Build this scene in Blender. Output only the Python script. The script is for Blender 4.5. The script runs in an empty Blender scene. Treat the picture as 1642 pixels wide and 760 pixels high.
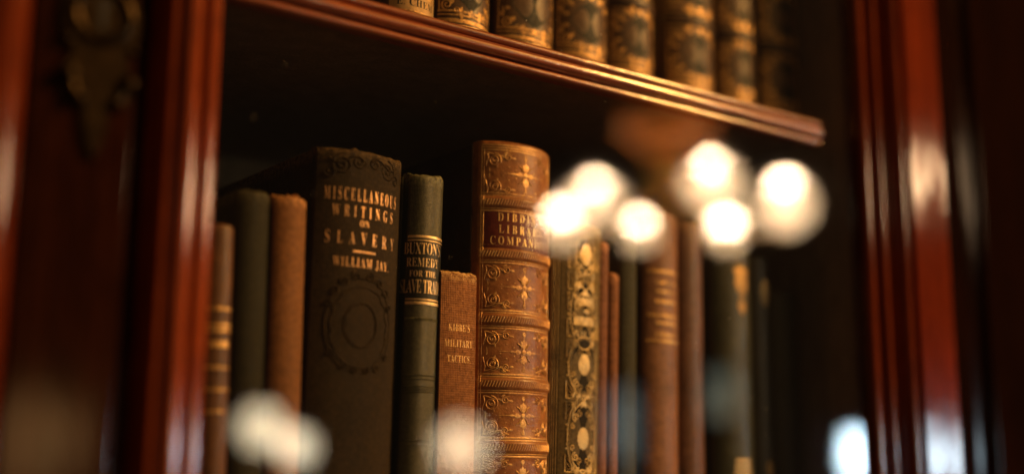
import bpy, bmesh, math, random
from mathutils import Vector, Matrix
random.seed(7)
PI = math.pi
sc = bpy.context.scene
COL = sc.collection

# ------------------------------------------------------------------ camera
YAW, PITCH, ROLL = math.radians(37.2), math.radians(10.6), math.radians(0.3)
fw = Vector((math.sin(YAW) * math.cos(PITCH), math.cos(YAW) * math.cos(PITCH), math.sin(PITCH)))
r0 = Vector((math.cos(YAW), -math.sin(YAW), 0))
u0 = r0.cross(fw)
rt = r0 * math.cos(ROLL) + u0 * math.sin(ROLL)
up = u0 * math.cos(ROLL) - r0 * math.sin(ROLL)
cam = bpy.data.cameras.new('camera')
cam.sensor_width = 36.0
cam.lens = 36.0 * 1900 / 1642
cam.clip_start, cam.clip_end = 0.02, 60
cam.dof.use_dof = True
cam.dof.focus_distance = 0.505
cam.dof.aperture_fstop = 1.95
co = bpy.data.objects.new('camera', cam)
COL.objects.link(co)
M = Matrix((rt, up, -fw)).transposed().to_4x4()
M.translation = Vector((-0.2328, -0.4107, 1.5))
co.matrix_world = M
sc.camera = co

# ------------------------------------------------------------------ world, exposure, sampling
w = bpy.data.worlds.new('World')
sc.world = w
w.use_nodes = True
bg = w.node_tree.nodes['Background']
bg.inputs['Color'].default_value = (0.95, 0.62, 0.36, 1)
bg.inputs['Strength'].default_value = 0.032
sc.view_settings.view_transform = 'Standard'
sc.view_settings.look = 'None'
sc.view_settings.exposure = 0.0
sc.view_settings.gamma = 1.0
cy = sc.cycles
cy.max_bounces, cy.diffuse_bounces, cy.glossy_bounces = 8, 3, 4
cy.transparent_max_bounces = 12
cy.caustics_reflective = cy.caustics_refractive = False
cy.sample_clamp_indirect = 12.0
cy.use_adaptive_sampling = False
cy.use_denoising = True
cy.denoiser = 'OPENIMAGEDENOISE'
cy.denoising_input_passes = 'RGB_ALBEDO_NORMAL'
BULB, BULB_R = 330.0, 0.028
WARM = (1.0, 0.47, 0.125)
BULBC = (1.0, 0.66, 0.38)

def add_area_light(name, loc, target, power, size, col):
    l = bpy.data.lights.new(name, 'AREA'); l.shape = 'DISK'; l.size = size; l.energy = power; l.color = col
    o = bpy.data.objects.new(name, l); COL.objects.link(o)
    o.location = loc
    o.rotation_euler = (Vector(target) - Vector(loc)).to_track_quat('-Z', 'Y').to_euler()
add_area_light('added_area_light', (2.45, -1.85, 3.35), (0.1, 0, 1.58), 158, 0.34, WARM)      # added unseen key light for the spines, set above the chandelier
add_area_light('added_area_light', (-0.05, -2.1, 2.75), (0.2, 0, 1.6), 5, 0.20, WARM)       # added unseen fill for the shelf front, above the near end

# ------------------------------------------------------------------ small helpers
def empty(name, loc=(0, 0, 0), parent=None):
    o = bpy.data.objects.new(name, None)
    COL.objects.link(o)
    o.location = loc
    o.empty_display_size = 0.02
    if parent: o.parent = parent
    return o

def tag(o, label=None, cat=None, group=None, kind=None):
    if label: o['label'] = label
    if cat: o['category'] = cat
    if group: o['group'] = group
    if kind: o['kind'] = kind
    return o

class MB:
    """collects geometry that becomes one mesh object"""
    def __init__(s): s.v, s.f = [], []
    def add(s, vs, fs):
        n = len(s.v)
        s.v += [tuple(p) for p in vs]
        s.f += [tuple(i + n for i in f) for f in fs]
    def box(s, x0, x1, y0, y1, z0, z1, bev=0.0):
        if bev <= 0:
            s.add([(x, y, z) for z in (z0, z1) for y in (y0, y1) for x in (x0, x1)],
                  [(0, 2, 3, 1), (4, 5, 7, 6), (0, 1, 5, 4), (2, 6, 7, 3), (0, 4, 6, 2), (1, 3, 7, 5)])
            return
        bm = bmesh.new()
        vs = [bm.verts.new((x, y, z)) for z in (z0, z1) for y in (y0, y1) for x in (x0, x1)]
        for f in ((0, 2, 3, 1), (4, 5, 7, 6), (0, 1, 5, 4), (2, 6, 7, 3), (0, 4, 6, 2), (1, 3, 7, 5)):
            bm.faces.new([vs[i] for i in f])
        bmesh.ops.bevel(bm, geom=bm.edges[:], offset=bev, segments=2, affect='EDGES', profile=0.5)
        bm.verts.index_update()
        s.add([v.co[:] for v in bm.verts], [[v.index for v in f.verts] for f in bm.faces])
        bm.free()
    def prism_z(s, prof, z0, z1):
        """closed profile of (x, y) pairs swept up along z"""
        n = len(prof)
        vs = [(x, y, z0) for x, y in prof] + [(x, y, z1) for x, y in prof]
        fs = [(i, (i + 1) % n, n + (i + 1) % n, n + i) for i in range(n)]
        s.add(vs, fs + [tuple(range(n - 1, -1, -1)), tuple(range(n, 2 * n))])
    def prism_x(s, prof, xs, inset=None):
        """closed profile of (y, z) pairs swept along x, with an inset per station for rounded ends"""
        n = len(prof)
        cyy = sum(p[0] for p in prof) / n; czz = sum(p[1] for p in prof) / n
        vs, fs = [], []
        for k, x in enumerate(xs):
            q = 1.0 if inset is None else inset[k]
            vs += [(x, cyy + (y - cyy) * q, czz + (z - czz) * q) for y, z in prof]
        for k in range(len(xs) - 1):
            for i in range(n):
                j = (i + 1) % n
                fs.append((k * n + i, k * n + j, (k + 1) * n + j, (k + 1) * n + i))
        fs += [tuple(range(n - 1, -1, -1)), tuple(range((len(xs) - 1) * n, len(xs) * n))]
        s.add(vs, fs)
    def lathe(s, prof, c=(0, 0, 0), n=24):
        vs, fs = [], []
        for r, z in prof:
            for k in range(n):
                a = 2 * PI * k / n
                vs.append((c[0] + r * math.cos(a), c[1] + r * math.sin(a), c[2] + z))
        for i in range(len(prof) - 1):
            for k in range(n):
                k2 = (k + 1) % n
                fs.append((i * n + k, i * n + k2, (i + 1) * n + k2, (i + 1) * n + k))
        fs += [tuple(range(n - 1, -1, -1)), tuple(range((len(prof) - 1) * n, len(prof) * n))]
        s.add(vs, fs)
    def tube(s, pts, r, n=10):
        pts = [Vector(p) for p in pts]
        vs, fs = [], []
        for i, p in enumerate(pts):
            d = (pts[min(i + 1, len(pts) - 1)] - pts[max(i - 1, 0)]).normalized()
            a = d.cross(Vector((0, 0, 1)))
            if a.length < 0.1: a = d.cross(Vector((1, 0, 0)))
            a.normalize(); b = d.cross(a)
            rr = r[i] if isinstance(r, (list, tuple)) else r
            for k in range(n):
                t = 2 * PI * k / n
                vs.append(p + a * (rr * math.cos(t)) + b * (rr * math.sin(t)))
        for i in range(len(pts) - 1):
            for k in range(n):
                k2 = (k + 1) % n
                fs.append((i * n + k, i * n + k2, (i + 1) * n + k2, (i + 1) * n + k))
        fs += [tuple(range(n - 1, -1, -1)), tuple(range((len(pts) - 1) * n, len(pts) * n))]
        s.add(vs, fs)
    def sphere(s, c, r, sz=1.0, n=20, m=12):
        s.lathe([(max(1e-5, r * math.sin(PI * i / m)), -r * sz * math.cos(PI * i / m)) for i in range(m + 1)], c, n)
    def build(s, name, mat, parent=None, smooth=None):
        me = bpy.data.meshes.new(name)
        me.from_pydata(s.v, [], s.f)
        bm = bmesh.new(); bm.from_mesh(me)
        bmesh.ops.recalc_face_normals(bm, faces=bm.faces[:])
        bm.to_mesh(me); bm.free()
        if smooth is not None:
            me.set_sharp_from_angle(angle=math.radians(smooth))
            for p in me.polygons: p.use_smooth = True
        me.materials.append(mat)
        o = bpy.data.objects.new(name, me)
        COL.objects.link(o)
        if parent: o.parent = parent
        return o

# ------------------------------------------------------------------ materials
def newmat(name):
    m = bpy.data.materials.new(name)
    m.use_nodes = True
    nt = m.node_tree
    return m, nt, nt.nodes['Principled BSDF']

def N(nt, typ, **kw):
    n = nt.nodes.new(typ)
    for k, v in kw.items():
        if k in n.inputs.keys(): n.inputs[k].default_value = v
        else: setattr(n, k, v)
    return n

def coords(nt, scale=(1, 1, 1)):
    t = N(nt, 'ShaderNodeTexCoord')
    mp = N(nt, 'ShaderNodeMapping')
    mp.inputs['Scale'].default_value = scale
    nt.links.new(t.outputs['Object'], mp.inputs['Vector'])
    return mp.outputs['Vector']

def ramp(nt, fac, stops):
    r = N(nt, 'ShaderNodeValToRGB')
    cr = r.color_ramp
    while len(cr.elements) < len(stops): cr.elements.new(0.5)
    for e, (p, c) in zip(cr.elements, stops):
        e.position = p; e.color = (*c, 1)
    nt.links.new(fac, r.inputs[0])
    return r.outputs[0]

def mul(c, k): return tuple(min(1, x * k) for x in c)

def mixc(nt, fac, a, b, blend='MIX'):
    m = N(nt, 'ShaderNodeMix', data_type='RGBA', blend_type=blend)
    for sock, val in ((m.inputs[0], fac), (m.inputs[6], a), (m.inputs[7], b)):
        if hasattr(val, 'links') or isinstance(val, bpy.types.NodeSocket): nt.links.new(val, sock)
        elif isinstance(val, (int, float)): sock.default_value = val
        else: sock.default_value = (*val, 1)
    return m.outputs[2]

def cloth(name, c, worn=None, weave=1.0, pitch=2200.0, rough=0.62, mottle=1.0, spec=0.15):
    """book cloth: a fine weave, mottled dye, rubbed patches"""
    m, nt, p = newmat(name)
    worn = worn or mul(c, 1.9)
    v = coords(nt)
    n1 = N(nt, 'ShaderNodeTexNoise', Scale=75.0, Detail=6.0, Roughness=0.65)
    nt.links.new(coords(nt, (1, 1, 0.45)), n1.inputs['Vector'])
    col = ramp(nt, n1.outputs[0], [(0.25, mul(c, 1 - 0.45 * mottle)), (0.52, c), (0.8, mul(worn, 0.8))])
    n2 = N(nt, 'ShaderNodeTexNoise', Scale=650.0, Detail=5.0, Roughness=0.7)
    nt.links.new(v, n2.inputs['Vector'])
    col = mixc(nt, 0.55, col, ramp(nt, n2.outputs[0], [(0.34, mul(c, 0.25)), (0.52, c), (0.68, worn)]))
    wv = N(nt, 'ShaderNodeTexWave', wave_type='BANDS', bands_direction='Z', Scale=pitch / 4.6, Distortion=2.2, Detail=2.0)
    wv.inputs['Detail Scale'].default_value = 3.0
    nt.links.new(v, wv.inputs['Vector'])
    wx = N(nt, 'ShaderNodeTexWave', wave_type='BANDS', bands_direction='X', Scale=pitch / 4.0, Distortion=1.6, Detail=2.0)
    nt.links.new(v, wx.inputs['Vector'])
    ad = N(nt, 'ShaderNodeMath', operation='ADD')
    nt.links.new(wv.outputs['Fac'], ad.inputs[0]); nt.links.new(wx.outputs['Fac'], ad.inputs[1])
    col = mixc(nt, 0.42 * weave, col, ramp(nt, ad.outputs[0], [(0.1, (0.25, 0.22, 0.2)), (0.95, (1.0, 1.0, 1.0))]), 'MULTIPLY')
    n4 = N(nt, 'ShaderNodeTexNoise', Scale=26.0, Detail=5.0, Roughness=0.6)
    nt.links.new(coords(nt, (1.6, 1, 0.55)), n4.inputs['Vector'])
    col = mixc(nt, 0.8, col, ramp(nt, n4.outputs[0], [(0.32, (0.50, 0.47, 0.44)), (0.55, (0.92, 0.9, 0.88)), (0.72, (1, 1, 1))]), 'MULTIPLY')
    tg = N(nt, 'ShaderNodeTexCoord'); sx = N(nt, 'ShaderNodeSeparateXYZ')
    nt.links.new(tg.outputs['Generated'], sx.inputs[0])
    hz = N(nt, 'ShaderNodeMapRange'); hz.inputs['From Min'].default_value = 0.965; hz.inputs['From Max'].default_value = 1.0
    nt.links.new(sx.outputs['Z'], hz.inputs['Value'])
    hm = N(nt, 'ShaderNodeMath', operation='MULTIPLY'); hm.use_clamp = True
    nt.links.new(hz.outputs[0], hm.inputs[0])
    nt.links.new(ramp(nt, n2.outputs[0], [(0.40, (0, 0, 0)), (0.60, (1, 1, 1))]), hm.inputs[1])
    col = mixc(nt, hm.outputs[0], col, mul(worn, 2.4))
    nt.links.new(col, p.inputs['Base Color'])
    b = N(nt, 'ShaderNodeBump', Strength=0.35 * weave, Distance=0.0003)
    nt.links.new(ad.outputs[0], b.inputs['Height'])
    b2 = N(nt, 'ShaderNodeBump', Strength=0.35, Distance=0.0008)
    nt.links.new(n1.outputs[0], b2.inputs['Height'])
    nt.links.new(b.outputs[0], b2.inputs['Normal'])
    nt.links.new(b2.outputs[0], p.inputs['Normal'])
    p.inputs['Roughness'].default_value = rough
    p.inputs['Specular IOR Level'].default_value = spec
    return m

def leather(name, c, worn, rough=0.38, grain=1.0, spec=0.5):
    m, nt, p = newmat(name)
    v = coords(nt)
    n1 = N(nt, 'ShaderNodeTexNoise', Scale=60.0, Detail=8.0, Roughness=0.7)
    nt.links.new(v, n1.inputs['Vector'])
    col = ramp(nt, n1.outputs[0], [(0.28, mul(c, 0.5)), (0.5, c), (0.75, worn)])
    n2 = N(nt, 'ShaderNodeTexNoise', Scale=420.0, Detail=5.0, Roughness=0.7)
    nt.links.new(v, n2.inputs['Vector'])
    col = mixc(nt, 0.55, col, ramp(nt, n2.outputs[0], [(0.35, (0.35, 0.3, 0.28)), (0.65, (1, 1, 1))]), 'MULTIPLY')
    nt.links.new(col, p.inputs['Base Color'])
    vo = N(nt, 'ShaderNodeTexVoronoi', Scale=1500.0, feature='SMOOTH_F1')
    nt.links.new(v, vo.inputs['Vector'])
    b = N(nt, 'ShaderNodeBump', Strength=0.22 * grain, Distance=0.0003)
    nt.links.new(vo.outputs[0], b.inputs['Height'])
    b2 = N(nt, 'ShaderNodeBump', Strength=0.4 * grain, Distance=0.0009)
    nt.links.new(n1.outputs[0], b2.inputs['Height']); nt.links.new(b.outputs[0], b2.inputs['Normal'])
    nt.links.new(b2.outputs[0], p.inputs['Normal'])
    nt.links.new(ramp(nt, n2.outputs[0], [(0.3, (rough * 0.75,) * 3), (0.7, (min(1, rough * 1.4),) * 3)]), p.inputs['Roughness'])
    p.inputs['Specular IOR Level'].default_value = spec
    return m

def gilt(name, c, under, wear=0.5, rough=0.36, scale=700.0):
    """gold leaf rubbed away in places down to the cloth or leather under it"""
    m, nt, p = newmat(name)
    v = coords(nt)
    n1 = N(nt, 'ShaderNodeTexNoise', Scale=scale, Detail=6.0, Roughness=0.75)
    n0 = N(nt, 'ShaderNodeTexNoise', Scale=70.0, Detail=4.0)
    nt.links.new(v, n1.inputs['Vector']); nt.links.new(v, n0.inputs['Vector'])
    s = N(nt, 'ShaderNodeMath', operation='MULTIPLY_ADD')
    s.inputs[1].default_value = 0.75
    nt.links.new(n0.outputs[0], s.inputs[0]); nt.links.new(n1.outputs[0], s.inputs[2])
    th = 0.875 + (wear - 0.5) * 0.6
    fac = N(nt, 'ShaderNodeMapRange')
    fac.inputs['From Min'].default_value = th - 0.12; fac.inputs['From Max'].default_value = th + 0.12
    nt.links.new(s.outputs[0], fac.inputs['Value'])
    k = ramp(nt, fac.outputs[0], [(0.0, under), (1.0, c)])
    nt.links.new(k, p.inputs['Base Color'])
    mt = N(nt, 'ShaderNodeMath', operation='MULTIPLY'); mt.inputs[1].default_value = 0.75
    nt.links.new(fac.outputs[0], mt.inputs[0])
    nt.links.new(mt.outputs[0], p.inputs['Metallic'])
    p.inputs['Roughness'].default_value = rough
    b = N(nt, 'ShaderNodeBump', Strength=0.5, Distance=0.0005)
    nt.links.new(n1.outputs[0], b.inputs['Height'])
    nt.links.new(b.outputs[0], p.inputs['Normal'])
    return m

def wood(name, dark, light, stretch=(40, 40, 3), rough=0.4, coat=0.8, coat_rough=0.14, bump=0.12, spec=0.5, ior=1.5):
    m, nt, p = newmat(name)
    v = coords(nt, stretch)
    n1 = N(nt, 'ShaderNodeTexNoise', Scale=3.0, Detail=8.0, Roughness=0.62, Distortion=0.6)
    nt.links.new(v, n1.inputs['Vector'])
    n2 = N(nt, 'ShaderNodeTexNoise', Scale=22.0, Detail=4.0, Roughness=0.7)
    nt.links.new(v, n2.inputs['Vector'])
    col = ramp(nt, n1.outputs[0], [(0.3, dark), (0.55, tuple((a + b) / 2 for a, b in zip(dark, light))), (0.75, light)])
    col = mixc(nt, 0.6, col, ramp(nt, n2.outputs[0], [(0.38, (0.3, 0.25, 0.22)), (0.55, (1, 1, 1))]), 'MULTIPLY')
    nt.links.new(col, p.inputs['Base Color'])
    p.inputs['Roughness'].default_value = rough
    p.inputs['Coat Weight'].default_value = coat
    p.inputs['Coat Tint'].default_value = (1.0, 0.86, 0.70, 1)
    p.inputs['Specular IOR Level'].default_value = spec
    p.inputs['Coat Roughness'].default_value = coat_rough
    p.inputs['Coat IOR'].default_value = ior
    n3 = N(nt, 'ShaderNodeTexNoise', Scale=38.0, Detail=3.0)
    nt.links.new(coords(nt, (1, 1, 0.4)), n3.inputs['Vector'])
    b = N(nt, 'ShaderNodeBump', Strength=bump, Distance=0.003)
    nt.links.new(n3.outputs[0], b.inputs['Height'])
    b2 = N(nt, 'ShaderNodeBump', Strength=0.15, Distance=0.0004)
    nt.links.new(n2.outputs[0], b2.inputs['Height']); nt.links.new(b.outputs[0], b2.inputs['Normal'])
    nt.links.new(b2.outputs[0], p.inputs['Normal'])
    nt.links.new(b.outputs[0], p.inputs['Coat Normal'])
    return m

def plain(name, c, rough=0.6, metal=0.0):
    m, nt, p = newmat(name)
    n1 = N(nt, 'ShaderNodeTexNoise', Scale=300.0, Detail=5.0)
    nt.links.new(coords(nt), n1.inputs['Vector'])
    nt.links.new(ramp(nt, n1.outputs[0], [(0.3, mul(c, 0.6)), (0.7, mul(c, 1.25))]), p.inputs['Base Color'])
    p.inputs['Roughness'].default_value = rough
    p.inputs['Metallic'].default_value = metal
    return m

def glow(name, c, strength):
    m, nt, p = newmat(name)
    p.inputs['Base Color'].default_value = (0.8, 0.75, 0.65, 1)
    p.inputs['Emission Color'].default_value = (*c, 1)
    p.inputs['Emission Strength'].default_value = strength
    return m

def make_glass():
    m = bpy.data.materials.new('window_glass')
    m.use_nodes = True
    nt = m.node_tree
    nt.nodes.remove(nt.nodes['Principled BSDF'])
    out = nt.nodes['Material Output']
    geo = N(nt, 'ShaderNodeNewGeometry')
    mr = N(nt, 'ShaderNodeMapRange')              # the same Fresnel curve on both faces of the pane
    mr.inputs['To Min'].default_value = 1.5; mr.inputs['To Max'].default_value = 1 / 1.5
    nt.links.new(geo.outputs['Backfacing'], mr.inputs['Value'])
    fr = N(nt, 'ShaderNodeFresnel')
    nt.links.new(mr.outputs[0], fr.inputs['IOR'])
    tr = N(nt, 'ShaderNodeBsdfTransparent'); tr.inputs[0].default_value = (0.975, 0.985, 0.965, 1)
    gl = N(nt, 'ShaderNodeBsdfAnisotropic'); gl.inputs['Roughness'].default_value = 0.025
    n1 = N(nt, 'ShaderNodeTexNoise', Scale=9.0, Detail=1.0)
    nt.links.new(coords(nt), n1.inputs['Vector'])
    b = N(nt, 'ShaderNodeBump', Strength=0.04, Distance=0.004)
    nt.links.new(n1.outputs[0], b.inputs['Height']); nt.links.new(b.outputs[0], gl.inputs['Normal'])
    mx = N(nt, 'ShaderNodeMixShader')
    nt.links.new(fr.outputs[0], mx.inputs[0]); nt.links.new(tr.outputs[0], mx.inputs[1]); nt.links.new(gl.outputs[0], mx.inputs[2])
    nt.links.new(mx.outputs[0], out.inputs['Surface'])
    return m

MAH = wood('mahogany', (0.05, 0.008, 0.002), (0.13, 0.022, 0.005), coat=0.5, coat_rough=0.12, bump=0.05, spec=0)
MAHS = wood('mahogany_stile', (0.012, 0.0036, 0.0014), (0.034, 0.0095, 0.0034), coat=0.5, coat_rough=0.10, rough=0.7, bump=0.05, spec=0)
MAHR = wood('mahogany_stile_right', (0.075, 0.011, 0.0026), (0.18, 0.028, 0.0065), coat=0.34, coat_rough=0.10, rough=0.6, bump=0.16, spec=0)  # lighter, redder copy of the stile wood, for the right stile
MAHX = wood('mahogany_shelf', (0.21, 0.045, 0.012), (0.50, 0.125, 0.034), stretch=(3, 40, 40), coat=1.0, ior=1.75, coat_rough=0.13, rough=0.42, bump=0.06)
MAHM = wood('mahogany_moulding', (0.075, 0.013, 0.003), (0.18, 0.038, 0.009), coat=0.8, coat_rough=0.09, bump=0.05, spec=0)
MAHL = wood('mahogany_moulding_left', (0.155, 0.030, 0.0055), (0.36, 0.085, 0.017), coat=1.0, ior=1.85, coat_rough=0.085, bump=0.06, spec=0)  # lighter, more orange copy of the moulding wood, for the left side
DARKW = wood('dark_wood', (0.15, 0.11, 0.075), (0.32, 0.24, 0.17), coat=0.2, coat_rough=0.4)
BLACKW = wood('near_black_wood', (0.005, 0.002, 0.001), (0.012, 0.004, 0.002), coat=0.10, coat_rough=0.12, rough=0.8, spec=0)  # near-black base colour, also on lamp stands and window frames
GLASS = make_glass()
BRASS = plain('aged_brass', (0.020, 0.013, 0.006), 0.38, 0.95)
PAGES = plain('old_pages', (0.34, 0.24, 0.13), 0.8)
BLACKM = plain('keyhole_black', (0.006, 0.005, 0.004), 0.8)

# ------------------------------------------------------------------ the bookcase
SHELF_X0, SHELF_X1 = -0.086, 0.2672
Z0, Z1 = 1.423, 1.6777           # tops of the lower and the upper shelf
case = tag(empty('bookcase', (0.09, 0.1, 1.3)), 'glazed mahogany bookcase with reeded door frame and moulded shelf', 'bookcase')
def cpart(mb, name, mat, parent=case, smooth=35):
    o = mb.build(name, mat, None, smooth)
    o.parent = parent
    o.matrix_parent_inverse = Matrix.Translation(-parent.location)
    return o

def sub(parent_obj, mb, name, mat, smooth=35):
    """a sub-part: built in world coordinates under a part that sits at the case's own origin shift"""
    o = mb.build(name, mat, None, smooth)
    o.parent = parent_obj
    if parent_obj.type == 'EMPTY': o.matrix_parent_inverse = Matrix.Translation(-parent_obj.location)
    return o

b = MB(); b.box(-0.19, 0.47, 0.20, 0.212, 1.30, 2.02); cpart(b, 'back_panel', DARKW, smooth=None)
b = MB(); b.box(-0.108, -0.088, -0.0255, 0.199, 1.30, 2.02, 0.001); cpart(b, 'side_panel', DARKW, smooth=None)
b = MB(); b.box(0.2866, 0.3060, -0.0255, 0.199, 1.30, 2.02, 0.001); cpart(b, 'side_panel', DARKW, smooth=None)

def bead(zc, r, y, n=7, q=1.0):
    return [(y - r * q * math.cos(a), zc + r * math.sin(a)) for a in [(-0.5 + i / (n - 1)) * PI for i in range(n)]]

def shelf(ztop):
    z = ztop - 0.0134
    s = MB(); s.box(SHELF_X0 - 0.0015, SHELF_X1 - 0.0015, -0.0195, 0.198, z + 0.0010, ztop - 0.0004, 0.0004)
    so = cpart(s, 'shelf', DARKW, smooth=None)
    prof = [(-0.0175, z)] + bead(z + 0.0016, 0.0016, -0.0225, 9) + [(-0.0210, z + 0.0033), (-0.0210, z + 0.0039)] + \
           bead(z + 0.0066, 0.0027, -0.0233, 13) + [(-0.0215, z + 0.0094), (-0.0215, z + 0.0100)] + \
           bead(z + 0.0117, 0.0017, -0.0228, 9) + [(-0.0175, ztop)]
    m = MB()
    xs = [SHELF_X0 + 0.0004] + [SHELF_X1 - 0.0018 + 0.0018 * math.sin(i * PI / 8) for i in range(5)]
    m.prism_x(prof, xs, [1, 1, 0.985, 0.95, 0.88, 0.72])
    sub(so, m, 'front_moulding', MAHX, 50)
    return so
shelf(Z0); shelf(Z1); shelf(1.985)

# ---- the glazed door
YG = -0.0325
door = empty('door', (0.09, -0.045, 1.3))
door.parent = case
door.matrix_parent_inverse = Matrix.Translation(-case.location)
def reed(x0, x1, y, depth, n=9):
    c, r = (x0 + x1) / 2, (x1 - x0) / 2
    return [(c - r * math.cos(a), y - depth * math.sin(a)) for a in [i * PI / (n - 1) for i in range(n)]]
DZ0, DZ1 = 1.30, 2.00
g = MB(); g.box(-0.0778, 0.2866, YG, YG + 0.0028, DZ0 + 0.01, DZ1 - 0.01)
sub(door, g, 'glass_pane', GLASS, None)
# left side of the frame: flat stile, dark quirk, slope and two reeds
b = MB(); b.box(-0.1403, -0.1075, -0.0435, -0.0265, DZ0, DZ1, 0.0006)
tag(sub(door, b, 'stile', MAHS, None), 'flat dark red stile that carries the keyhole plate')
b = MB(); b.prism_z([(-0.0988, -0.0265), (-0.0988, -0.0300), (-0.0945, -0.0392), (-0.0925, -0.0399)] +
                    reed(-0.0917, -0.0840, -0.0385, 0.0040, 13) + [(-0.0836, -0.0367)] + reed(-0.0832, -0.0762, -0.0355, 0.0036, 13) +
                    [(-0.0762, -0.0328), (-0.0777, -0.0328), (-0.0777, -0.0265)], DZ0, DZ1)
sub(door, b, 'reeded_moulding', MAHL, 40)
b = MB(); b.box(-0.1075, -0.0988, -0.0285, -0.0268, DZ0, DZ1); sub(door, b, 'groove', BLACKW)  # near-black floor: the groove's shade is put into its colour
# right side of the frame
b = MB(); b.prism_z([(0.2868, -0.0265), (0.2868, -0.0328), (0.2850, -0.0328)] + reed(0.2850, 0.2925, -0.0336, 0.0034, 13) +
                    [(0.2935, -0.0325), (0.2980, -0.0322)] + reed(0.2990, 0.3045, -0.0335, 0.0030, 11) + [(0.3055, -0.0327), (0.3100, -0.0333)] +
                    reed(0.3110, 0.3190, -0.0362, 0.0045, 13) + [(0.3192, -0.0265)], DZ0, DZ1)
sub(door, b, 'reeded_moulding', MAHM, 40)
b = MB(); b.box(0.3192, 0.3228, -0.0285, -0.0268, DZ0, DZ1); sub(door, b, 'groove', BLACKW)  # shade inside the groove, given by the near-black colour
b = MB(); b.box(0.3228, 0.3550, -0.0400, -0.0265, DZ0, DZ1, 0.0008)
sub(door, b, 'stile', MAHR, None)
for za, zb in ((DZ0 - 0.035, DZ0 + 0.0), (DZ1 + 0.0005, DZ1 + 0.035)):
    b = MB(); b.box(-0.1403, 0.3550, -0.0435, -0.0265, za, zb, 0.0015); sub(door, b, 'rail', MAH, None)

# ---- the keyhole plate on the left stile
kx, kz, ky = -0.1200, 1.6355, -0.0437
def outline(pts, n=8):
    res = []
    k = len(pts)
    for i in range(k):
        p0, p1, p2, p3 = (Vector(pts[(i + j - 1) % k]) for j in range(4))
        for t in range(n):
            u = t / n
            res.append(0.5 * ((2 * p1) + (p2 - p0) * u + (2 * p0 - 5 * p1 + 4 * p2 - p3) * u * u + (3 * p1 - p0 - 3 * p2 + p3) * u ** 3))
    return res
half = [(0.0005, 0.030), (0.004, 0.026), (0.0105, 0.022), (0.009, 0.014), (0.0125, 0.008), (0.0125, -0.003), (0.009, -0.010), (0.0105, -0.015),
        (0.012, -0.021), (0.0085, -0.026), (0.0045, -0.027), (0.0035, -0.036), (0.0008, -0.044)]
full = half + [(-x, z) for x, z in reversed(half)]
ol = outline(full, 5)
plate = MB()
n = len(ol)
plate.add([(kx + p.x, ky, kz + p.y) for p in ol] + [(kx + p.x * 0.93, ky - 0.0018, kz + p.y * 0.97) for p in ol],
          [(i, (i + 1) % n, n + (i + 1) % n, n + i) for i in range(n)] + [tuple(range(n - 1, -1, -1)), tuple(range(n, 2 * n))])
# raised ring round the keyhole and scroll bosses
plate.tube([(kx + 0.0088 * math.cos(a), ky - 0.0022, kz + 0.003 + 0.0088 * math.sin(a)) for a in [i * PI / 16 for i in range(33)]], 0.0016, 8)
for sx in (-1, 1):
    plate.sphere((kx + sx * 0.0095, ky - 0.002, kz - 0.0185), 0.0030)
    plate.sphere((kx + sx * 0.0062, ky - 0.002, kz - 0.0255), 0.0024)
    plate.sphere((kx + sx * 0.0102, ky - 0.0015, kz - 0.007), 0.0018)
    plate.tube([(kx + sx * (0.0095 - 0.003 * i / 6), ky - 0.002, kz - 0.0155 - 0.010 * i / 6 ) for i in range(7)], 0.0012, 8)
tag(sub(door, plate, 'keyhole_plate', BRASS, 40), 'aged brass keyhole plate with scrolled sides and pointed drop')
kh = MB()
kh.lathe([(1e-4, -0.001), (0.0022, -0.001), (0.0022, 0.0004), (1e-4, 0.0004)], (0, 0, 0), 16)
kh.v = [(kx + x, ky - 0.0020 + z * 0.5, kz + 0.006 + y) for x, y, z in kh.v]
kh.box(kx - 0.0012, kx + 0.0012, ky - 0.0024, ky - 0.0015, kz - 0.002, kz + 0.006)
sub(door, kh, 'keyhole', BLACKM, 40)

# ---- what stands left and right of the door
b = MB(); b.prism_z([(-0.1573, -0.0255)] + reed(-0.1573, -0.1413, -0.0420, 0.0072, 17) + [(-0.1413, -0.0255)], DZ0 - 0.035, DZ1 + 0.035)
cpart(b, 'round_bead', MAHM, smooth=50)
b = MB(); b.box(-0.230, -0.1578, -0.0410, -0.0255, DZ0 - 0.035, DZ1 + 0.035, 0.0012); cpart(b, 'pilaster', MAH, smooth=None)
b = MB(); b.prism_z([(0.3560, 0.05), (0.3560, -0.0140), (0.3770, -0.0150)] + reed(0.3810, 0.3890, -0.0170, 0.0040) + [(0.393, -0.015)] +
                    [(0.419, -0.013)] + reed(0.425, 0.433, -0.0145, 0.0036) + [(0.442, -0.012), (0.570, -0.012), (0.570, 0.05)], DZ0 - 0.035, DZ1 + 0.035)
tag(cpart(b, 'pilaster', BLACKW, smooth=40), 'near black moulded pilaster right of the door')

# dust on the pane
d = MB()
for i in range(90):
    x, z, r = random.uniform(-0.07, 0.26), random.uniform(1.50, 1.70), random.choice((0.00010, 0.00013, 0.00018, 0.00026))
    d.sphere((x, YG - r * 0.3, z), r, n=6, m=4)
tag(sub(door, d, 'dust', plain('dust', (0.6, 0.58, 0.52), 0.9)), kind='stuff')

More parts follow.
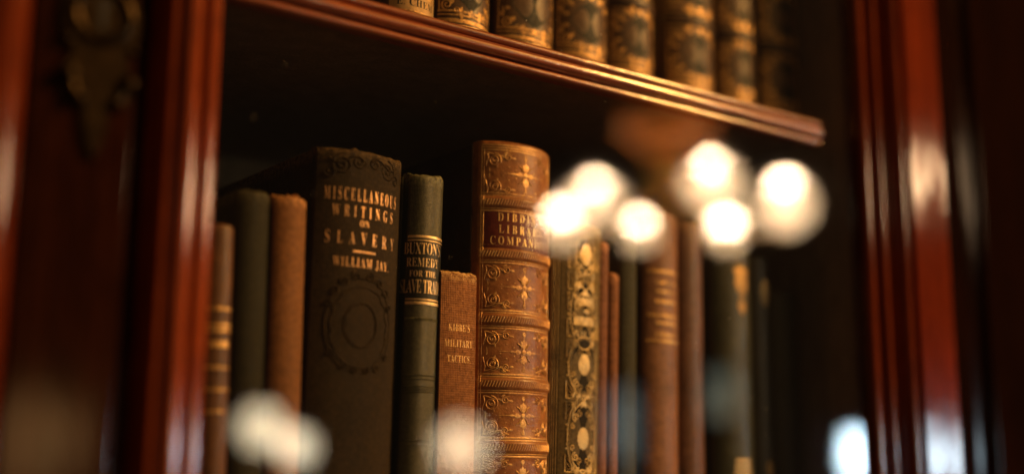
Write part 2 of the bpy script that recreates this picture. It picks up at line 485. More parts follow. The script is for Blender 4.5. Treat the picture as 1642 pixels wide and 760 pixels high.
# ------------------------------------------------------------------ books
class Spine:
    """curved spine surface: arc length a across, z up; bands stand proud of it"""
    def __init__(s, w, h, phi, bands=(), y=0.0):
        s.w, s.h, s.phi, s.y = w, h, math.radians(phi), y
        s.R = (w / 2) / math.sin(s.phi)
        s.A = s.R * s.phi                       # half arc length
        s.bands = bands
    def off(s, z):
        o = 0.0
        for zc, hw, ht in s.bands:
            t = abs(z - zc) / hw
            if t < 1: o += ht * min(1.0, 1.6 * math.cos(t * PI / 2))
        return o
    def cap(s, z, rr=0.0022):
        e = min(z, s.h - z)
        if e >= rr: return 0.0
        e = max(e, 0)
        return -(rr - math.sqrt(max(0, rr * rr - (rr - e) ** 2))) * 0.85
    def P(s, a, z, o=0.0):
        f = a / s.R
        r = s.R + s.off(z) + s.cap(z) + o
        return (r * math.sin(f), s.y - (r * math.cos(f) - s.R * math.cos(s.phi)), z)

class Tool:
    """ornament drawn on a spine with arc length and height as its plane"""
    def __init__(s, sp, lift=0.00018, fine=1.0): s.sp, s.m, s.lift, s.fine = sp, MB(), lift, fine
    def put(s, pts, faces, lifts=None):
        s.m.add([s.sp.P(p[0], p[1], s.lift + (lifts[i] if lifts else 0)) for i, p in enumerate(pts)], faces)
    def ribbon(s, pts, w, ridge=0.0, closed=False, taper=False):
        w, ridge = w * s.fine, ridge * s.fine
        pts = [Vector(p[:2]) for p in pts]
        n = len(pts); V, L, Fc = [], [], []
        for i, p in enumerate(pts):
            q0 = pts[i - 1] if (i or closed) else p
            q1 = pts[(i + 1) % n] if (i < n - 1 or closed) else p
            d = (q1 - q0)
            d = d.normalized() if d.length > 1e-9 else Vector((1, 0))
            t = i / (n - 1)
            ww = w * (0.25 + 0.75 * math.sin(PI * min(1, t * 0.8 + 0.2))) if taper else w
            nn = Vector((-d.y, d.x)) * (ww / 2)
            V += [p + nn, p, p - nn]; L += [0, ridge, 0]
        m = n if closed else n - 1
        for i in range(m):
            j = (i + 1) % n
            for k in (0, 1):
                Fc.append((3 * i + k, 3 * j + k, 3 * j + k + 1, 3 * i + k + 1))
        s.put(V, Fc, L)
    def line(s, a0, z0, a1, z1, w, ridge=0.0):
        n = max(2, int(max(abs(a1 - a0), abs(z1 - z0)) / 0.0012) + 1)
        s.ribbon([(a0 + (a1 - a0) * i / n, z0 + (z1 - z0) * i / n) for i in range(n + 1)], w, ridge)
    def fan(s, c, pts, dome=0.0):
        n = len(pts)
        s.put([c] + list(pts), [(0, 1 + i, 1 + (i + 1) % n) for i in range(n)], [dome] + [0] * n)
    def disc(s, a, z, ra, rz=None, n=18, dome=0.0001, scallop=0.0, k=14):
        rz = rz or ra
        if scallop: n = k * 4
        s.fan((a, z), [(a + ra * (1 + scallop * math.cos(k * t)) * math.cos(t), z + rz * (1 + scallop * math.cos(k * t)) * math.sin(t))
                       for t in [2 * PI * i / n for i in range(n)]], dome)
    def ring(s, a, z, ra, rz, w, ridge=0.0, n=44):
        s.ribbon([(a + ra * math.cos(t), z + rz * math.sin(t)) for t in [2 * PI * i / n for i in range(n)]], w, ridge, closed=True)
    def area(s, a0, a1, z0, z1):
        n = max(2, int((a1 - a0) / 0.0015)); m = max(1, int((z1 - z0) / 0.003))
        s.put([(a0 + (a1 - a0) * i / n, z0 + (z1 - z0) * j / m) for j in range(m + 1) for i in range(n + 1)],
              [(j * (n + 1) + i, j * (n + 1) + i + 1, (j + 1) * (n + 1) + i + 1, (j + 1) * (n + 1) + i) for j in range(m) for i in range(n)])
    def petal(s, a, z, ang, ln, wd):
        ca, sa = math.cos(ang), math.sin(ang)
        prof = [(0, 0), (0.25, 0.55), (0.55, 1), (0.8, 0.75), (1, 0), (0.8, -0.75), (0.55, -1), (0.25, -0.55)]
        s.fan((a + ca * ln * 0.5, z + sa * ln * 0.5), [(a + ca * u * ln - sa * v * wd / 2, z + sa * u * ln + ca * v * wd / 2) for u, v in prof], 0.00012)
    def spiral(s, a, z, r, turns, a0, sgn, w, ridge=0.0001, sa=1.0, tail=None):
        n = int(18 * turns) + 4
        pts = [(a + sa * r * (1 - 0.86 * i / n) * math.cos(a0 + sgn * 2 * PI * turns * i / n),
                z + r * (1 - 0.86 * i / n) * math.sin(a0 + sgn * 2 * PI * turns * i / n)) for i in range(n + 1)]
        if tail: pts = tail + pts
        s.ribbon(pts, w, ridge)
    def text(s, body, z, height, width, amid=0.0, track=1.0, slant=0.0, weight=-0.008):
        """one line of serif capitals, its baseline at z, scaled to the given height and width"""
        bold = ''.join(chr(0x1D400 + ord(c) - 65) if 'A' <= c <= 'Z' else c for c in body)
        cu = bpy.data.curves.new('lettering', 'FONT')
        cu.body = bold; cu.space_character = track; cu.resolution_u = 3; cu.offset = weight
        o = bpy.data.objects.new('lettering', cu)
        COL.objects.link(o)
        dg = bpy.context.evaluated_depsgraph_get()
        me = bpy.data.meshes.new_from_object(o.evaluated_get(dg))
        vs = [v.co.copy() for v in me.vertices]
        fs = [tuple(p.vertices) for p in me.polygons]
        bpy.data.objects.remove(o); bpy.data.curves.remove(cu); bpy.data.meshes.remove(me)
        x0, x1 = min(v.x for v in vs), max(v.x for v in vs)
        y0, y1 = 0.0, 0.69
        ys = [v.y for v in vs]; y1 = max(0.5, sorted(ys)[int(len(ys) * 0.97)])
        kx, kz = width / (x1 - x0), height / y1
        s.put([(amid + (v.x - x0) * kx - width / 2 + slant * v.y * kz, z + v.y * kz) for v in vs], fs)
    def build(s, name, mat, parent): return s.m.build(name, mat, parent, 60)

def book(x, lean, w, ztop, base, phi, mat, boards=None, depth=0.125, y=0.0, bands=(), fray=0.0, zref=1.543, twist=0.0, label='', group=''):
    """an Empty at the foot of the spine; x is the middle of the spine at the height zref"""
    h = ztop - base
    le = math.radians(lean)
    dy = 0.8 * (w / 2) * math.tan(math.radians(phi) / 2)      # the bulge, not the joint, lines up along the shelf
    x, y = x + dy * (x + 0.2328) / 0.4107, y + dy
    root = empty('book', (x - (zref - base) * math.tan(le), y, base + abs(math.sin(le)) * w / 2 + 0.0002))
    root.rotation_euler = (0, le, math.radians(twist))
    tag(root, label, 'book', group)
    sp = Spine(w, h, phi, bands)
    ns, nz = 22, 26
    zs = sorted(set([h * i / nz for i in range(nz + 1)] + [e for k in range(6) for e in (0.0022 * k / 5, h - 0.0022 * k / 5)] +
                    [zc + hw * k / 6 for zc, hw, ht in bands for k in range(-6, 7)]))
    zs = [z for z in zs if 0 <= z <= h]
    cols = [(i / ns * 2 - 1) for i in range(ns + 1)]
    fr = [fray * (random.random() ** 2) * (1 if random.random() < 0.6 else 0.2) for _ in cols]
    s = MB(); V = []; nC = ns + 5
    def row(z, o, k):
        pts = []
        for e in (0.0065, 0.003):
            pts.append((-w / 2 + 0.0005 - min(0, o) * 0.9, e, z))
        for i, c in enumerate(cols):
            p = list(sp.P(c * sp.A, z, o))
            if k: p[2] += (fr[i] - fray * 0.5) * k
            pts.append(tuple(p))
        for e in (0.003, 0.0065):
            pts.append((w / 2 - 0.0005 + min(0, o) * 0.9, e, z))
        return pts
    rows = [row(z, 0.0, max(0.0, (z - (h - 0.004)) / 0.004)) for z in zs] + [row(z, -0.0016, max(0.0, (z - (h - 0.004)) / 0.004)) for z in reversed(zs)]
    for r_ in rows: V += r_
    nR = len(rows)
    F = [(j * nC + i, j * nC + i + 1, ((j + 1) % nR) * nC + i + 1, ((j + 1) % nR) * nC + i) for j in range(nR) for i in range(nC - 1)]
    for e in (0, nC - 1):
        half_ = nR // 2
        F += [(j * nC + e, (j + 1) * nC + e, (nR - 2 - j) * nC + e, (nR - 1 - j) * nC + e) for j in range(half_ - 1)]
    s.add(V, F)
    s.build('spine', mat, root, 60)
    t = min(0.0026, w * 0.2)
    for sx in (-1, 1):
        c = MB()
        c.box(min(sx * w / 2, sx * (w / 2 - t)), max(sx * w / 2, sx * (w / 2 - t)), 0.0058, depth, 0.0, h - 0.0006, 0.0007)
        c.build('cover_board', boards or mat, root, 20)
    pg = MB(); pg.box(-w / 2 + t + 0.0001, w / 2 - t - 0.0001, 0.0015, depth - 0.004, 0.003, h - 0.0045)
    pg.build('page_block', PAGES, root, None)
    return root, sp

LOW = 'old books standing on the lower shelf'
UPP = 'matching leather volumes on the upper shelf'
def zl(z): return z - Z0

# --- lower shelf, from the left
C1 = leather('tan_calf', (0.13, 0.052, 0.018), (0.24, 0.10, 0.035), 0.45)
GOLD1 = gilt('gilt_tan', (0.75, 0.45, 0.16), (0.13, 0.052, 0.018), 0.35)
r, sp = book(-0.0562, -0.9, 0.0095, 1.5856, Z0, 50, C1, group=LOW, depth=0.10,
             label='slim tan leather book with gold bands, nearest the left door frame')
t = Tool(sp)
for z in (1.5535, 1.5475, 1.532, 1.524, 1.5455, 1.516):
    t.line(-sp.A * 0.96, zl(z), sp.A * 0.96, zl(z), 0.0011, 0.0001)
t.line(-sp.A * 0.7, zl(1.5405), sp.A * 0.7, zl(1.5405), 0.0022)
t.build('gilt_bands', GOLD1, r)

r, sp = book(-0.0442, -0.6, 0.0132, 1.6003, Z0, 48, cloth('olive_cloth', (0.032, 0.030, 0.017), (0.055, 0.050, 0.028)), fray=0.0012, group=LOW, depth=0.11,
             label='plain dark olive cloth book left of the brown cloth one')
r, sp = book(-0.0290, -0.4, 0.0140, 1.6005, Z0, 45, cloth('russet_cloth', (0.30, 0.135, 0.052), (0.46, 0.21, 0.085), pitch=1600), fray=0.0018, group=LOW, depth=0.11,
             label='plain russet brown cloth book with frayed top beside the wide slavery book')

# --- the wide one: Miscellaneous Writings on Slavery
CM = cloth('umber_cloth', (0.037, 0.0225, 0.009), (0.080, 0.050, 0.021), weave=1.3, pitch=1700)
CMB = cloth('umber_cloth_stamped', (0.037, 0.0225, 0.009), (0.080, 0.050, 0.021), weave=1.2)
GM = gilt('gilt_rose', (0.95, 0.56, 0.27), (0.10, 0.055, 0.022), 0.30, 0.4)
r, sp = book(0.0002, 0.8, 0.0395, 1.6232, Z0, 36, CM, fray=0.0012, group=LOW, depth=0.13,
             label='wide dark brown cloth book titled Miscellaneous Writings on Slavery')
t = Tool(sp, 0.00012)
MIS = dict(c=0.0008)
def zpx(y, zt=1.6233, yt=243.0, s=3945.0): return zl(zt - (y - yt) / s)
c0 = -0.0002
t.text('MISCELLANEOUS', zpx(330), 0.0051, 0.0345, c0 - 0.0002, 1.7)
t.text('WRITINGS', zpx(356), 0.0046, 0.0290, c0 + 0.0004, 2.1)
t.text('ON', zpx(371), 0.0027, 0.0042, c0 - 0.0002, 1.25)
t.text('SLAVERY', zpx(400), 0.0050, 0.0330, c0 + 0.0001, 2.4)
t.line(c0 - 0.0050, zpx(411), c0 + 0.0055, zpx(411), 0.0008)
t.text('WILLIAM JAY.', zpx(436), 0.0037, 0.0262, c0 + 0.0002, 1.35)
t.build('gilt_lettering', GM, r)
t = Tool(sp, 0.00002)
# blind stamped scrolls at the head and a round medallion in a cartouche
for sx in (-1, 1):
    ax = c0 + sx * 0.0105
    t.spiral(ax, zpx(272), 0.0046, 1.9, PI / 2, -sx, 0.0008, 0.00030)
    t.spiral(ax - sx * 0.0068, zpx(266), 0.0030, 1.5, 0, sx, 0.0008, 0.00030)
    t.spiral(ax + sx * 0.0050, zpx(285), 0.0026, 1.4, PI, -sx, 0.0009, 0.0004)
    t.ribbon([(c0 + sx * (0.0015 + 0.0025 * i), zpx(264 - 7 * math.sin(i * 1.1))) for i in range(7)], 0.0009, 0.0004)
    for k in range(4):
        t.petal(ax - sx * 0.002, zpx(278), PI / 2 + sx * (0.9 + 0.55 * k), 0.0042, 0.0016)
t.build('stamped_scrollwork', CMB, r)
t = Tool(sp, 0.00002)
cz = zpx(527)
t.ring(c0, cz, 0.0075, 0.0090, 0.0008, 0.00028)
t.ring(c0, cz, 0.0068, 0.0082, 0.0004, 0.0002)
for sx in (-1, 1):
    pts = [(c0 + sx * 0.0150 * max(0.0, math.sin(PI * i / 26)) ** 0.8, cz + 0.0185 * math.cos(PI * i / 26)) for i in range(27)]
    t.ribbon(pts, 0.0007, 0.00028)
    t.ribbon([(c0 + sx * 0.0128 * max(0.0, math.sin(PI * i / 26)) ** 0.8 + sx * 0.0006 * math.sin(i * 1.7), cz - 0.001 + 0.0160 * math.cos(PI * i / 26)) for i in range(27)], 0.0006, 0.0003)
    for k, (da, dz, rr) in enumerate(((0.0030, 0.0195, 0.0022), (0.0078, 0.0172, 0.0020), (0.0118, 0.0135, 0.0020), (0.0142, 0.0080, 0.0018),
                                      (0.0128, -0.0118, 0.0017), (0.0075, -0.0165, 0.0018), (0.0025, -0.0180, 0.0016))):
        t.spiral(c0 + sx * da, cz + dz, rr, 1.4, PI / 2 + k, -sx, 0.0007, 0.0004)
    for k in range(5):
        t.petal(c0 + sx * 0.0095, cz + 0.004 - 0.0035 * k, PI / 2 - sx * (PI / 2 + 0.4 - 0.25 * k), 0.0036, 0.0012)
t.build('stamped_medallion', CMB, r)

# --- Buxton
CB = cloth('green_cloth', (0.078, 0.080, 0.043), (0.155, 0.150, 0.080), pitch=2600, rough=0.42, spec=0.6)
CBL = leather('black_label', (0.012, 0.013, 0.009), (0.02, 0.02, 0.014), 0.45)
GB = gilt('gilt_pale', (0.92, 0.66, 0.36), (0.03, 0.028, 0.016), 0.22, 0.4)
r, sp = book(0.0312, 1.4, 0.0168, 1.6185, Z0, 62, CB, fray=0.0026, group=LOW, depth=0.12, y=-0.001,
             label='dark green cloth book with gilt slave trade title and frayed top')
t = Tool(sp, 0.0001)
def zb(y): return zl(1.6204 - (y - 268) / 3800.0)
t.area(-sp.A * 0.99, sp.A * 0.99, zb(480), zb(389))
t.build('title_label', CBL, r)
t = Tool(sp, 0.0002)
A = sp.A * 0.98
for y, w_ in ((382, 0.0011), (388, 0.0005), (482, 0.0005), (488, 0.0012)):
    t.line(-A, zb(y), A, zb(y), w_, 0.0001)
am = -0.0028
t.text("BUXTON'S", zb(410), 0.0048, 0.0176, am, 0.95)
t.text('REMEDY', zb(430), 0.0036, 0.0148, am, 1.1)
t.text('FOR THE', zb(446), 0.0025, 0.0118, am, 1.1)
t.text('SLAVE TRADE', zb(472), 0.0055, 0.0205, am, 0.92)
t.build('gilt_lettering', GB, r)
t = Tool(sp, 0.00002)
for y in (512, 514.5, 600, 606, 618, 622, 626, 700, 706):
    t.line(-A, zb(y), A, zb(y), 0.0005, 0.00028)
tag(t.build('stamped_lines', CB, r), kind='stuff')

# --- Kibbe
CK = cloth('rust_cloth', (0.44, 0.19, 0.075), (0.62, 0.28, 0.115), weave=1.1, pitch=1500, rough=0.7)
GK = gilt('gilt_dull', (0.85, 0.52, 0.22), (0.42, 0.2, 0.08), 0.30, 0.45)
r, sp = book(0.0492, 0.4, 0.0182, 1.5778, Z0, 14, CK, group=LOW, depth=0.11, y=-0.002, fray=0.0006,
             label='short rust orange cloth book titled Military Tactics')
t = Tool(sp, 0.0001)
def zk(y): return zl(1.5777 - (y - 437) / 3775.0)
t.text("KIBBE'S", zk(533), 0.0029, 0.0108, 0.0, 1.15)
t.text('MILITARY', zk(558), 0.0029, 0.0142, 0.0, 1.15)
t.text('TACTICS.', zk(582), 0.0029, 0.0118, 0.0002, 1.15)
t.build('gilt_lettering', GK, r)

# --- Dibdin: raised bands, gilt panels, red label
CD = leather('chestnut_calf', (0.43, 0.165, 0.048), (0.62, 0.28, 0.090), 0.36, 0.8)
GD = gilt('gilt_calf', (0.80, 0.49, 0.19), (0.46, 0.20, 0.07), 0.45, 0.42, 900)
CDL = leather('red_label', (0.16, 0.014, 0.009), (0.24, 0.028, 0.018), 0.35, 0.6)
SD = 3560.0
def zd(y): return zl(1.6379 - (y - 237) / SD)
bandy = (335, 417, 519, 617, 712, 808)
r, sp = book(0.0774, 0.5, 0.0392, 1.6385, Z0, 44, CD, boards=leather('shaded_boards', (0.035, 0.013, 0.005), (0.07, 0.026, 0.010), 0.5), group=LOW, depth=0.135, y=-0.003,  # boards darker than the spine: shade on the unlit side put into their colour
             bands=[(zd(y), 0.0028, 0.0008) for y in bandy],
             label='thick chestnut leather book with raised bands and red Library Companion label')
A = sp.A
t = Tool(sp, 0.0001)
t.area(-A * 0.90, A * 0.93, zd(408), zd(347))
t.build('title_label', CDL, r)
t = Tool(sp, 0.0002)
t.text("DIBDIN'S", zd(365), 0.0036, 0.0245, -0.0010, 1.6)
t.text('LIBRARY', zd(384), 0.0036, 0.0235, -0.0010, 1.6)
t.text('COMPANION', zd(402), 0.0036, 0.0310, -0.0010, 1.5)
t.build('gilt_lettering', gilt('gilt_label', (0.98, 0.66, 0.28), (0.2, 0.06, 0.02), 0.26, 0.4), r)
t = Tool(sp, 0.0001)
for y in bandy:                               # rope hatching on the band and a pair of fillets either side
    zc = zd(y)
    for dz, w_ in ((0.0039, 0.0007), (0.0029, 0.0004), (-0.0029, 0.0004), (-0.0039, 0.0007)):
        t.line(-A * 0.97, zc + dz, A * 0.97, zc + dz, w_, 0.00012)
    for k in range(34):
        a = -A * 0.94 + k * A * 1.88 / 33
        t.line(a - 0.0005, zc - 0.0013, a + 0.0005, zc + 0.0013, 0.00045, 0.00015)
for sx in (-1, 1):
    t.line(sx * A * 0.955, zd(805), sx * A * 0.955, zd(243), 0.0005, 0.0001)
    t.line(sx * A * 0.905, zd(805), sx * A * 0.905, zd(247), 0.0003, 0.0001)
for y in (243, 247, 251): t.line(-A * 0.95, zd(y), A * 0.95, zd(y), 0.0005, 0.0001)
t.build('gilt_bands', GD, r)

def panel_tool(t, z0, z1, A):
    zm, hh = (z0 + z1) / 2, (z1 - z0) / 2
    # fleuron: round heart, two tulips, two long arms, four strokes
    t.disc(0, zm, 0.0011, dome=0.0003)
    for s in (-1, 1):
        for da in (-0.34, 0, 0.34):
            t.petal(0, zm + s * 0.0009, s * PI / 2 + da, 0.0050 - abs(da) * 2.2e-3, 0.0017)
        t.petal(0, zm + s * 0.0055, s * PI / 2, 0.0026, 0.0009)
        t.petal(s * 0.0012, zm, PI / 2 - s * PI / 2, 0.0034, 0.0022)
        t.petal(s * 0.0036, zm, PI / 2 - s * PI / 2, 0.0036, 0.0010)
        for k in range(9):
            t.disc(s * (0.0072 + 0.00055 * k), zm, 0.00022, n=6)
        for q in (-1, 1):
            t.ribbon([(s * (0.0014 + 0.0020 * i / 5), zm + q * (0.0014 + 0.0030 * i / 5 + 0.0005 * math.sin(i))) for i in range(6)], 0.0006, 0.0002)
            t.disc(s * 0.0050, zm + q * 0.0018, 0.00035, n=8)
            t.disc(s * 0.0085, zm + q * 0.0030, 0.00030, n=8)
            t.disc(s * 0.0112, zm + q * 0.0009, 0.00028, n=8)
            # corner scrolls
            ax, az = s * A * 0.86, zm + q * hh * 0.93
            t.spiral(ax - s * 0.0036, az - q * 0.0036, 0.0032, 1.8, PI / 2 * q, s * q, 0.00055, 0.0002)
            t.spiral(ax - s * 0.0036, az - q * 0.0036, 0.0019, 1.3, -PI / 2 * q, -s * q, 0.00045, 0.0002)
            t.spiral(ax - s * 0.0098, az - q * 0.0020, 0.0018, 1.6, PI / 2 * q, -s * q, 0.00055, 0.0002)
            t.ribbon([(ax - s * (0.0004 + 0.0014 * i), az - q * (0.0004 + 0.0008 * (1 - math.cos(i * 0.75)))) for i in range(9)], 0.0006, 0.0002)
            t.ribbon([(ax - s * (0.0003 + 0.0005 * math.sin(i * 0.8)), az - q * (0.0004 + 0.0010 * i)) for i in range(7)], 0.00055, 0.0002)
            for da, dz, an in ((0.0060, 0.0012, 0.5), (0.0075, 0.0008, -0.4), (0.0042, 0.0048, 1.2), (0.0110, 0.0022, 0.1), (0.0012, 0.0068, 1.5)):
                t.petal(ax - s * da, az - q * dz, math.atan2(-q * math.sin(an), -s * math.cos(an)), 0.0026, 0.0010)
        t.ring(0, zm + s * hh * 0.80, 0.0007, 0.0007, 0.0004, 0.0001, n=14)
t = Tool(sp, 0.00014)
pz = [(zd(325), zd(252))] + [(zd(bandy[i + 1] - 15), zd(bandy[i] + 15)) for i in range(1, 5)]
for z0, z1 in pz:
    t = Tool(sp, 0.00014); panel_tool(t, z0, z1, A)
    tag(t.build('gilt_ornament', GD, r), kind='stuff')

# --- the gilt decorated one
CG = cloth('gilded_cloth', (0.22, 0.165, 0.080), (0.36, 0.275, 0.14), weave=0.6, rough=0.45)
CGD = cloth('dark_ground', (0.028, 0.020, 0.010), (0.05, 0.035, 0.018), weave=0.5)
GG = gilt('gilt_yellow', (0.72, 0.53, 0.26), (0.22, 0.16, 0.075), 0.36, 0.48)
r, sp = book(0.1148, 1.6, 0.0300, 1.6075, Z0, 40, CG, group=LOW, depth=0.12, boards=CGD,
             label='gold patterned book with interlaced ovals right of the chestnut leather one')
A = sp.A
SG = 3450.0
def zg(y): return zl(1.6025 - (y - 375) / SG)
gm = 0.0012
t = Tool(sp, 0.00008)
t.area(-A * 0.995, -A * 0.72, 0.004, sp.h - 0.004)
t.disc(gm, zg(412), 0.0052, 0.0085, 28, 0)
t.disc(gm, zg(507), 0.0072, 0.0145, 32, 0)
t.disc(gm, zg(588), 0.0076, 0.0110, 28, 0)
t.disc(gm, zg(697), 0.0078, 0.0145, 28, 0)
t.disc(gm, zg(810), 0.0078, 0.0145, 28, 0)
for sx in (-1, 1):
    for zc in (640, 752):
        for q in (-1, 1):
            t.fan((gm + sx * 0.0072, zg(zc + q * 8)), [(gm + sx * 0.0084, zg(zc + q * 2)), (gm + sx * 0.0084, zg(zc + q * 22)), (gm + sx * 0.0052, zg(zc + q * 5))])
t.build('dark_panels', CGD, r)
t = Tool(sp, 0.0002, 0.72)
for f, w_ in ((-0.96, 0.0006), (-0.90, 0.0003), (-0.84, 0.0005), (-0.77, 0.0006), (0.9, 0.0006), (0.82, 0.0004)):
    t.line(A * f, 0.005, A * f, sp.h - 0.005, w_, 0.0001)
t.disc(gm + 0.0004, zg(410), 0.0036, 0.0052, 24, 0.0003)
t.disc(gm, zg(585), 0.0034, 0.0049, 24, 0.0003)
t.disc(gm, zg(699), 0.0034, 0.0049, 24, 0.0003, 0.07, 15)
t.disc(gm, zg(812), 0.0034, 0.0049, 24, 0.0003, 0.07, 15)
for za, zb_, rz in ((412, 412, 0.0092), (588, 588, 0.0135), (697, 697, 0.0185), (810, 810, 0.0185)):
    t.ring(gm, zg(za), 0.0086 if za > 420 else 0.0062, rz, 0.0007, 0.0002)
    t.ring(gm, zg(za), 0.0076 if za > 420 else 0.0054, rz * 0.93, 0.0003, 0.0001)
t.ring(gm, zg(507), 0.0080, 0.0158, 0.0007, 0.0002)
for yc in (641, 753, 437, 468):
    for sx in (-1, 1):
        t.ribbon([(gm + sx * 0.0062 * math.cos(i * PI / 12), zg(yc) + 0.0072 * (i / 6 - 1)) for i in range(13)], 0.0009, 0.0002)
        for q in (-1, 1):
            t.spiral(gm + sx * 0.0044, zg(yc + q * 26), 0.0019, 1.5, -q * PI / 2, sx * q, 0.0008, 0.0002)
            t.petal(gm + sx * 0.0020, zg(yc + q * 12), q * PI / 2 + sx * 0.7, 0.0040, 0.0016)
            t.spiral(gm + sx * 0.0058, zg(yc + q * 40), 0.0013, 1.3, q * PI / 2, -sx * q, 0.0007, 0.0002)
for zc in (437, 470, 545, 641, 753, 860):           # strapwork triangles and scrolls that fill the field
    for sx in (-1, 1):
        for q in (-1, 1):
            z0 = zg(zc + q * 3); z1 = zg(zc + q * 30)
            t.ribbon([(gm + sx * 0.0040, z0), (gm + sx * 0.0095, z0), (gm + sx * 0.0095, z1), (gm + sx * 0.0070, (z0 + z1) / 2), (gm + sx * 0.0040, z0)], 0.0006, 0.0002)
            t.ribbon([(gm + sx * 0.0062, z0 - q * 0.0012), (gm + sx * 0.0086, z0 - q * 0.0012), (gm + sx * 0.0086, z0 - q * 0.0040), (gm + sx * 0.0062, z0 - q * 0.0012)], 0.0005, 0.0002)
            t.spiral(gm + sx * 0.0022, zg(zc + q * 20), 0.0016, 1.4, q * PI / 2, -sx * q, 0.0006, 0.0002)
            t.petal(gm + sx * 0.0046, zg(zc + q * 14), q * 1.0 if sx > 0 else PI - q * 1.0, 0.0034, 0.0014)
            for k in range(3): t.disc(gm + sx * (0.0090 - 0.0003 * k), zg(zc + q * (38 + 7 * k)), 0.0005, n=8)
for y0, y1, hw in ((492, 480, 0.0056), (524, 510, 0.0064)):
    t.area(gm - hw, gm + hw, zg(y0), zg(y1))
t.text('VOL V', zg(545), 0.0036, 0.0095, gm, 1.1)
t.disc(gm + 0.001, zg(501), 0.0018, 0.0011, 12)
tag(t.build('gilt_ornament', GG, r), kind='stuff')

# --- beyond it, ever further out of focus
RED = cloth('rose_cloth', (0.33, 0.145, 0.085), (0.46, 0.21, 0.13), weave=0.5)
r, sp = book(0.1335, 1.5, 0.0058, 1.6010, Z0, 40, RED, group=LOW, depth=0.10, y=0.002,
             label='very thin taller red brown book leaning on the gold patterned one')
r, sp = book(0.1394, 1.5, 0.0056, 1.5865, Z0, 40, cloth('rose_brown_cloth', (0.34, 0.145, 0.07), (0.46, 0.20, 0.10), weave=0.5), group=LOW, depth=0.10, y=0.001,
             label='very thin shorter red brown book right of its taller twin')
r, sp = book(0.1515, 1.2, 0.0100, 1.6060, Z0, 40, cloth('sage_cloth', (0.075, 0.075, 0.050), (0.11, 0.11, 0.075)), group=LOW, depth=0.11, y=0.004,
             label='narrow sage grey book between the red brown books and a wider brown one')
BRN = leather('sienna_calf', (0.32, 0.145, 0.070), (0.48, 0.23, 0.11), 0.45)
r, sp = book(0.1690, 1.2, 0.0228, 1.6195, Z0, 44, BRN, group=LOW, depth=0.12,
             label='blurred sienna leather book with gold lines behind the lamp reflections')
t = Tool(sp, 0.0002)
def zz(y, zt, yt, s): return zl(zt - (y - yt) / s)
for y in (438, 456, 470, 486, 508, 520, 538, 548):
    hw = sp.A * (0.9 if y in (438, 508, 548) else 0.55)
    t.line(-hw, zz(y, 1.6212, 335, 3250), hw, zz(y, 1.6212, 335, 3250), 0.0014, 0.0001)
t.build('gilt_bands', GOLD1, r)
r, sp = book(0.1915, 0.7, 0.0172, 1.6180, Z0, 46, leather('dark_calf', (0.17, 0.075, 0.045), (0.30, 0.14, 0.08), 0.4), group=LOW, depth=0.12, y=0.002,
             label='blurred dark brown leather book right of the sienna one')
GEM = gilt('gilt_emblem', (0.55, 0.33, 0.11), (0.1, 0.07, 0.03), 0.42, 0.5)
GRN = leather('forest_leather', (0.035, 0.040, 0.020), (0.07, 0.07, 0.035), 0.42)
r, sp = book(0.2190, 0.4, 0.0290, 1.6095, Z0, 46, GRN, group=LOW, depth=0.12,
             label='blurred dark green book with a gold emblem on its spine')
t = Tool(sp, 0.0002)
zc = zz(462, 1.6099, 390, 3110)
t.disc(0.002, zc + 0.002, 0.0052, 0.0060, 20); t.petal(0.002, zc - 0.002, -PI / 2, 0.012, 0.007)
for k in range(5): t.petal(0.002, zc + 0.004, PI / 2 + (k - 2) * 0.4, 0.0085, 0.003)
t.build('gilt_emblem', GEM, r); t = Tool(sp, 0.0002)
zc = zz(752, 1.6099, 390, 3110)
for k in range(5): t.line(-0.005 - 0.0006 * k, zc + 0.006 - 0.003 * k, 0.006 + 0.0006 * k, zc + 0.006 - 0.003 * k, 0.0016, 0.0001)
tag(t.build('gilt_ornament', GG, r), kind='stuff')
r, sp = book(0.2440, 0.2, 0.0160, 1.6060, Z0, 46, leather('black_leather', (0.016, 0.013, 0.008), (0.035, 0.026, 0.015), 0.45), group=LOW, depth=0.12, y=0.003,
             label='narrow blackish book with a small gold mark beside the dark green one')
t = Tool(sp, 0.0002)
zc = zz(470, 1.6095, 400, 3030)
t.disc(0.001, zc, 0.0028, 0.0070, 16); t.build('gilt_emblem', GG, r); t = Tool(sp, 0.0002); zc = zz(745, 1.6095, 400, 3030); t.disc(0.001, zc, 0.003, 0.004, 16)
t.build('gilt_ornament', gilt('gilt_dim', (0.5, 0.3, 0.1), (0.03, 0.02, 0.01), 0.5), r)
r, sp = book(0.2660, 0.0, 0.0230, 1.5900, Z0, 46, leather('soot_leather', (0.012, 0.009, 0.006), (0.02, 0.014, 0.009), 0.55), group=LOW, depth=0.12, y=0.006,
             label='black unmarked book at the far right end of the lower shelf')

# --- the upper shelf
CU = leather('umber_calf', (0.095, 0.040, 0.014), (0.20, 0.092, 0.034), 0.40)
CUD = leather('bottle_green_onlay', (0.006, 0.008, 0.005), (0.012, 0.015, 0.009), 0.55, spec=0.25)
GU = gilt('gilt_old', (0.70, 0.41, 0.14), (0.14, 0.06, 0.02), 0.36, 0.34, 800)
GUT = gilt('gilt_label_paper', (0.42, 0.28, 0.13), (0.30, 0.19, 0.08), 0.3, 0.6)

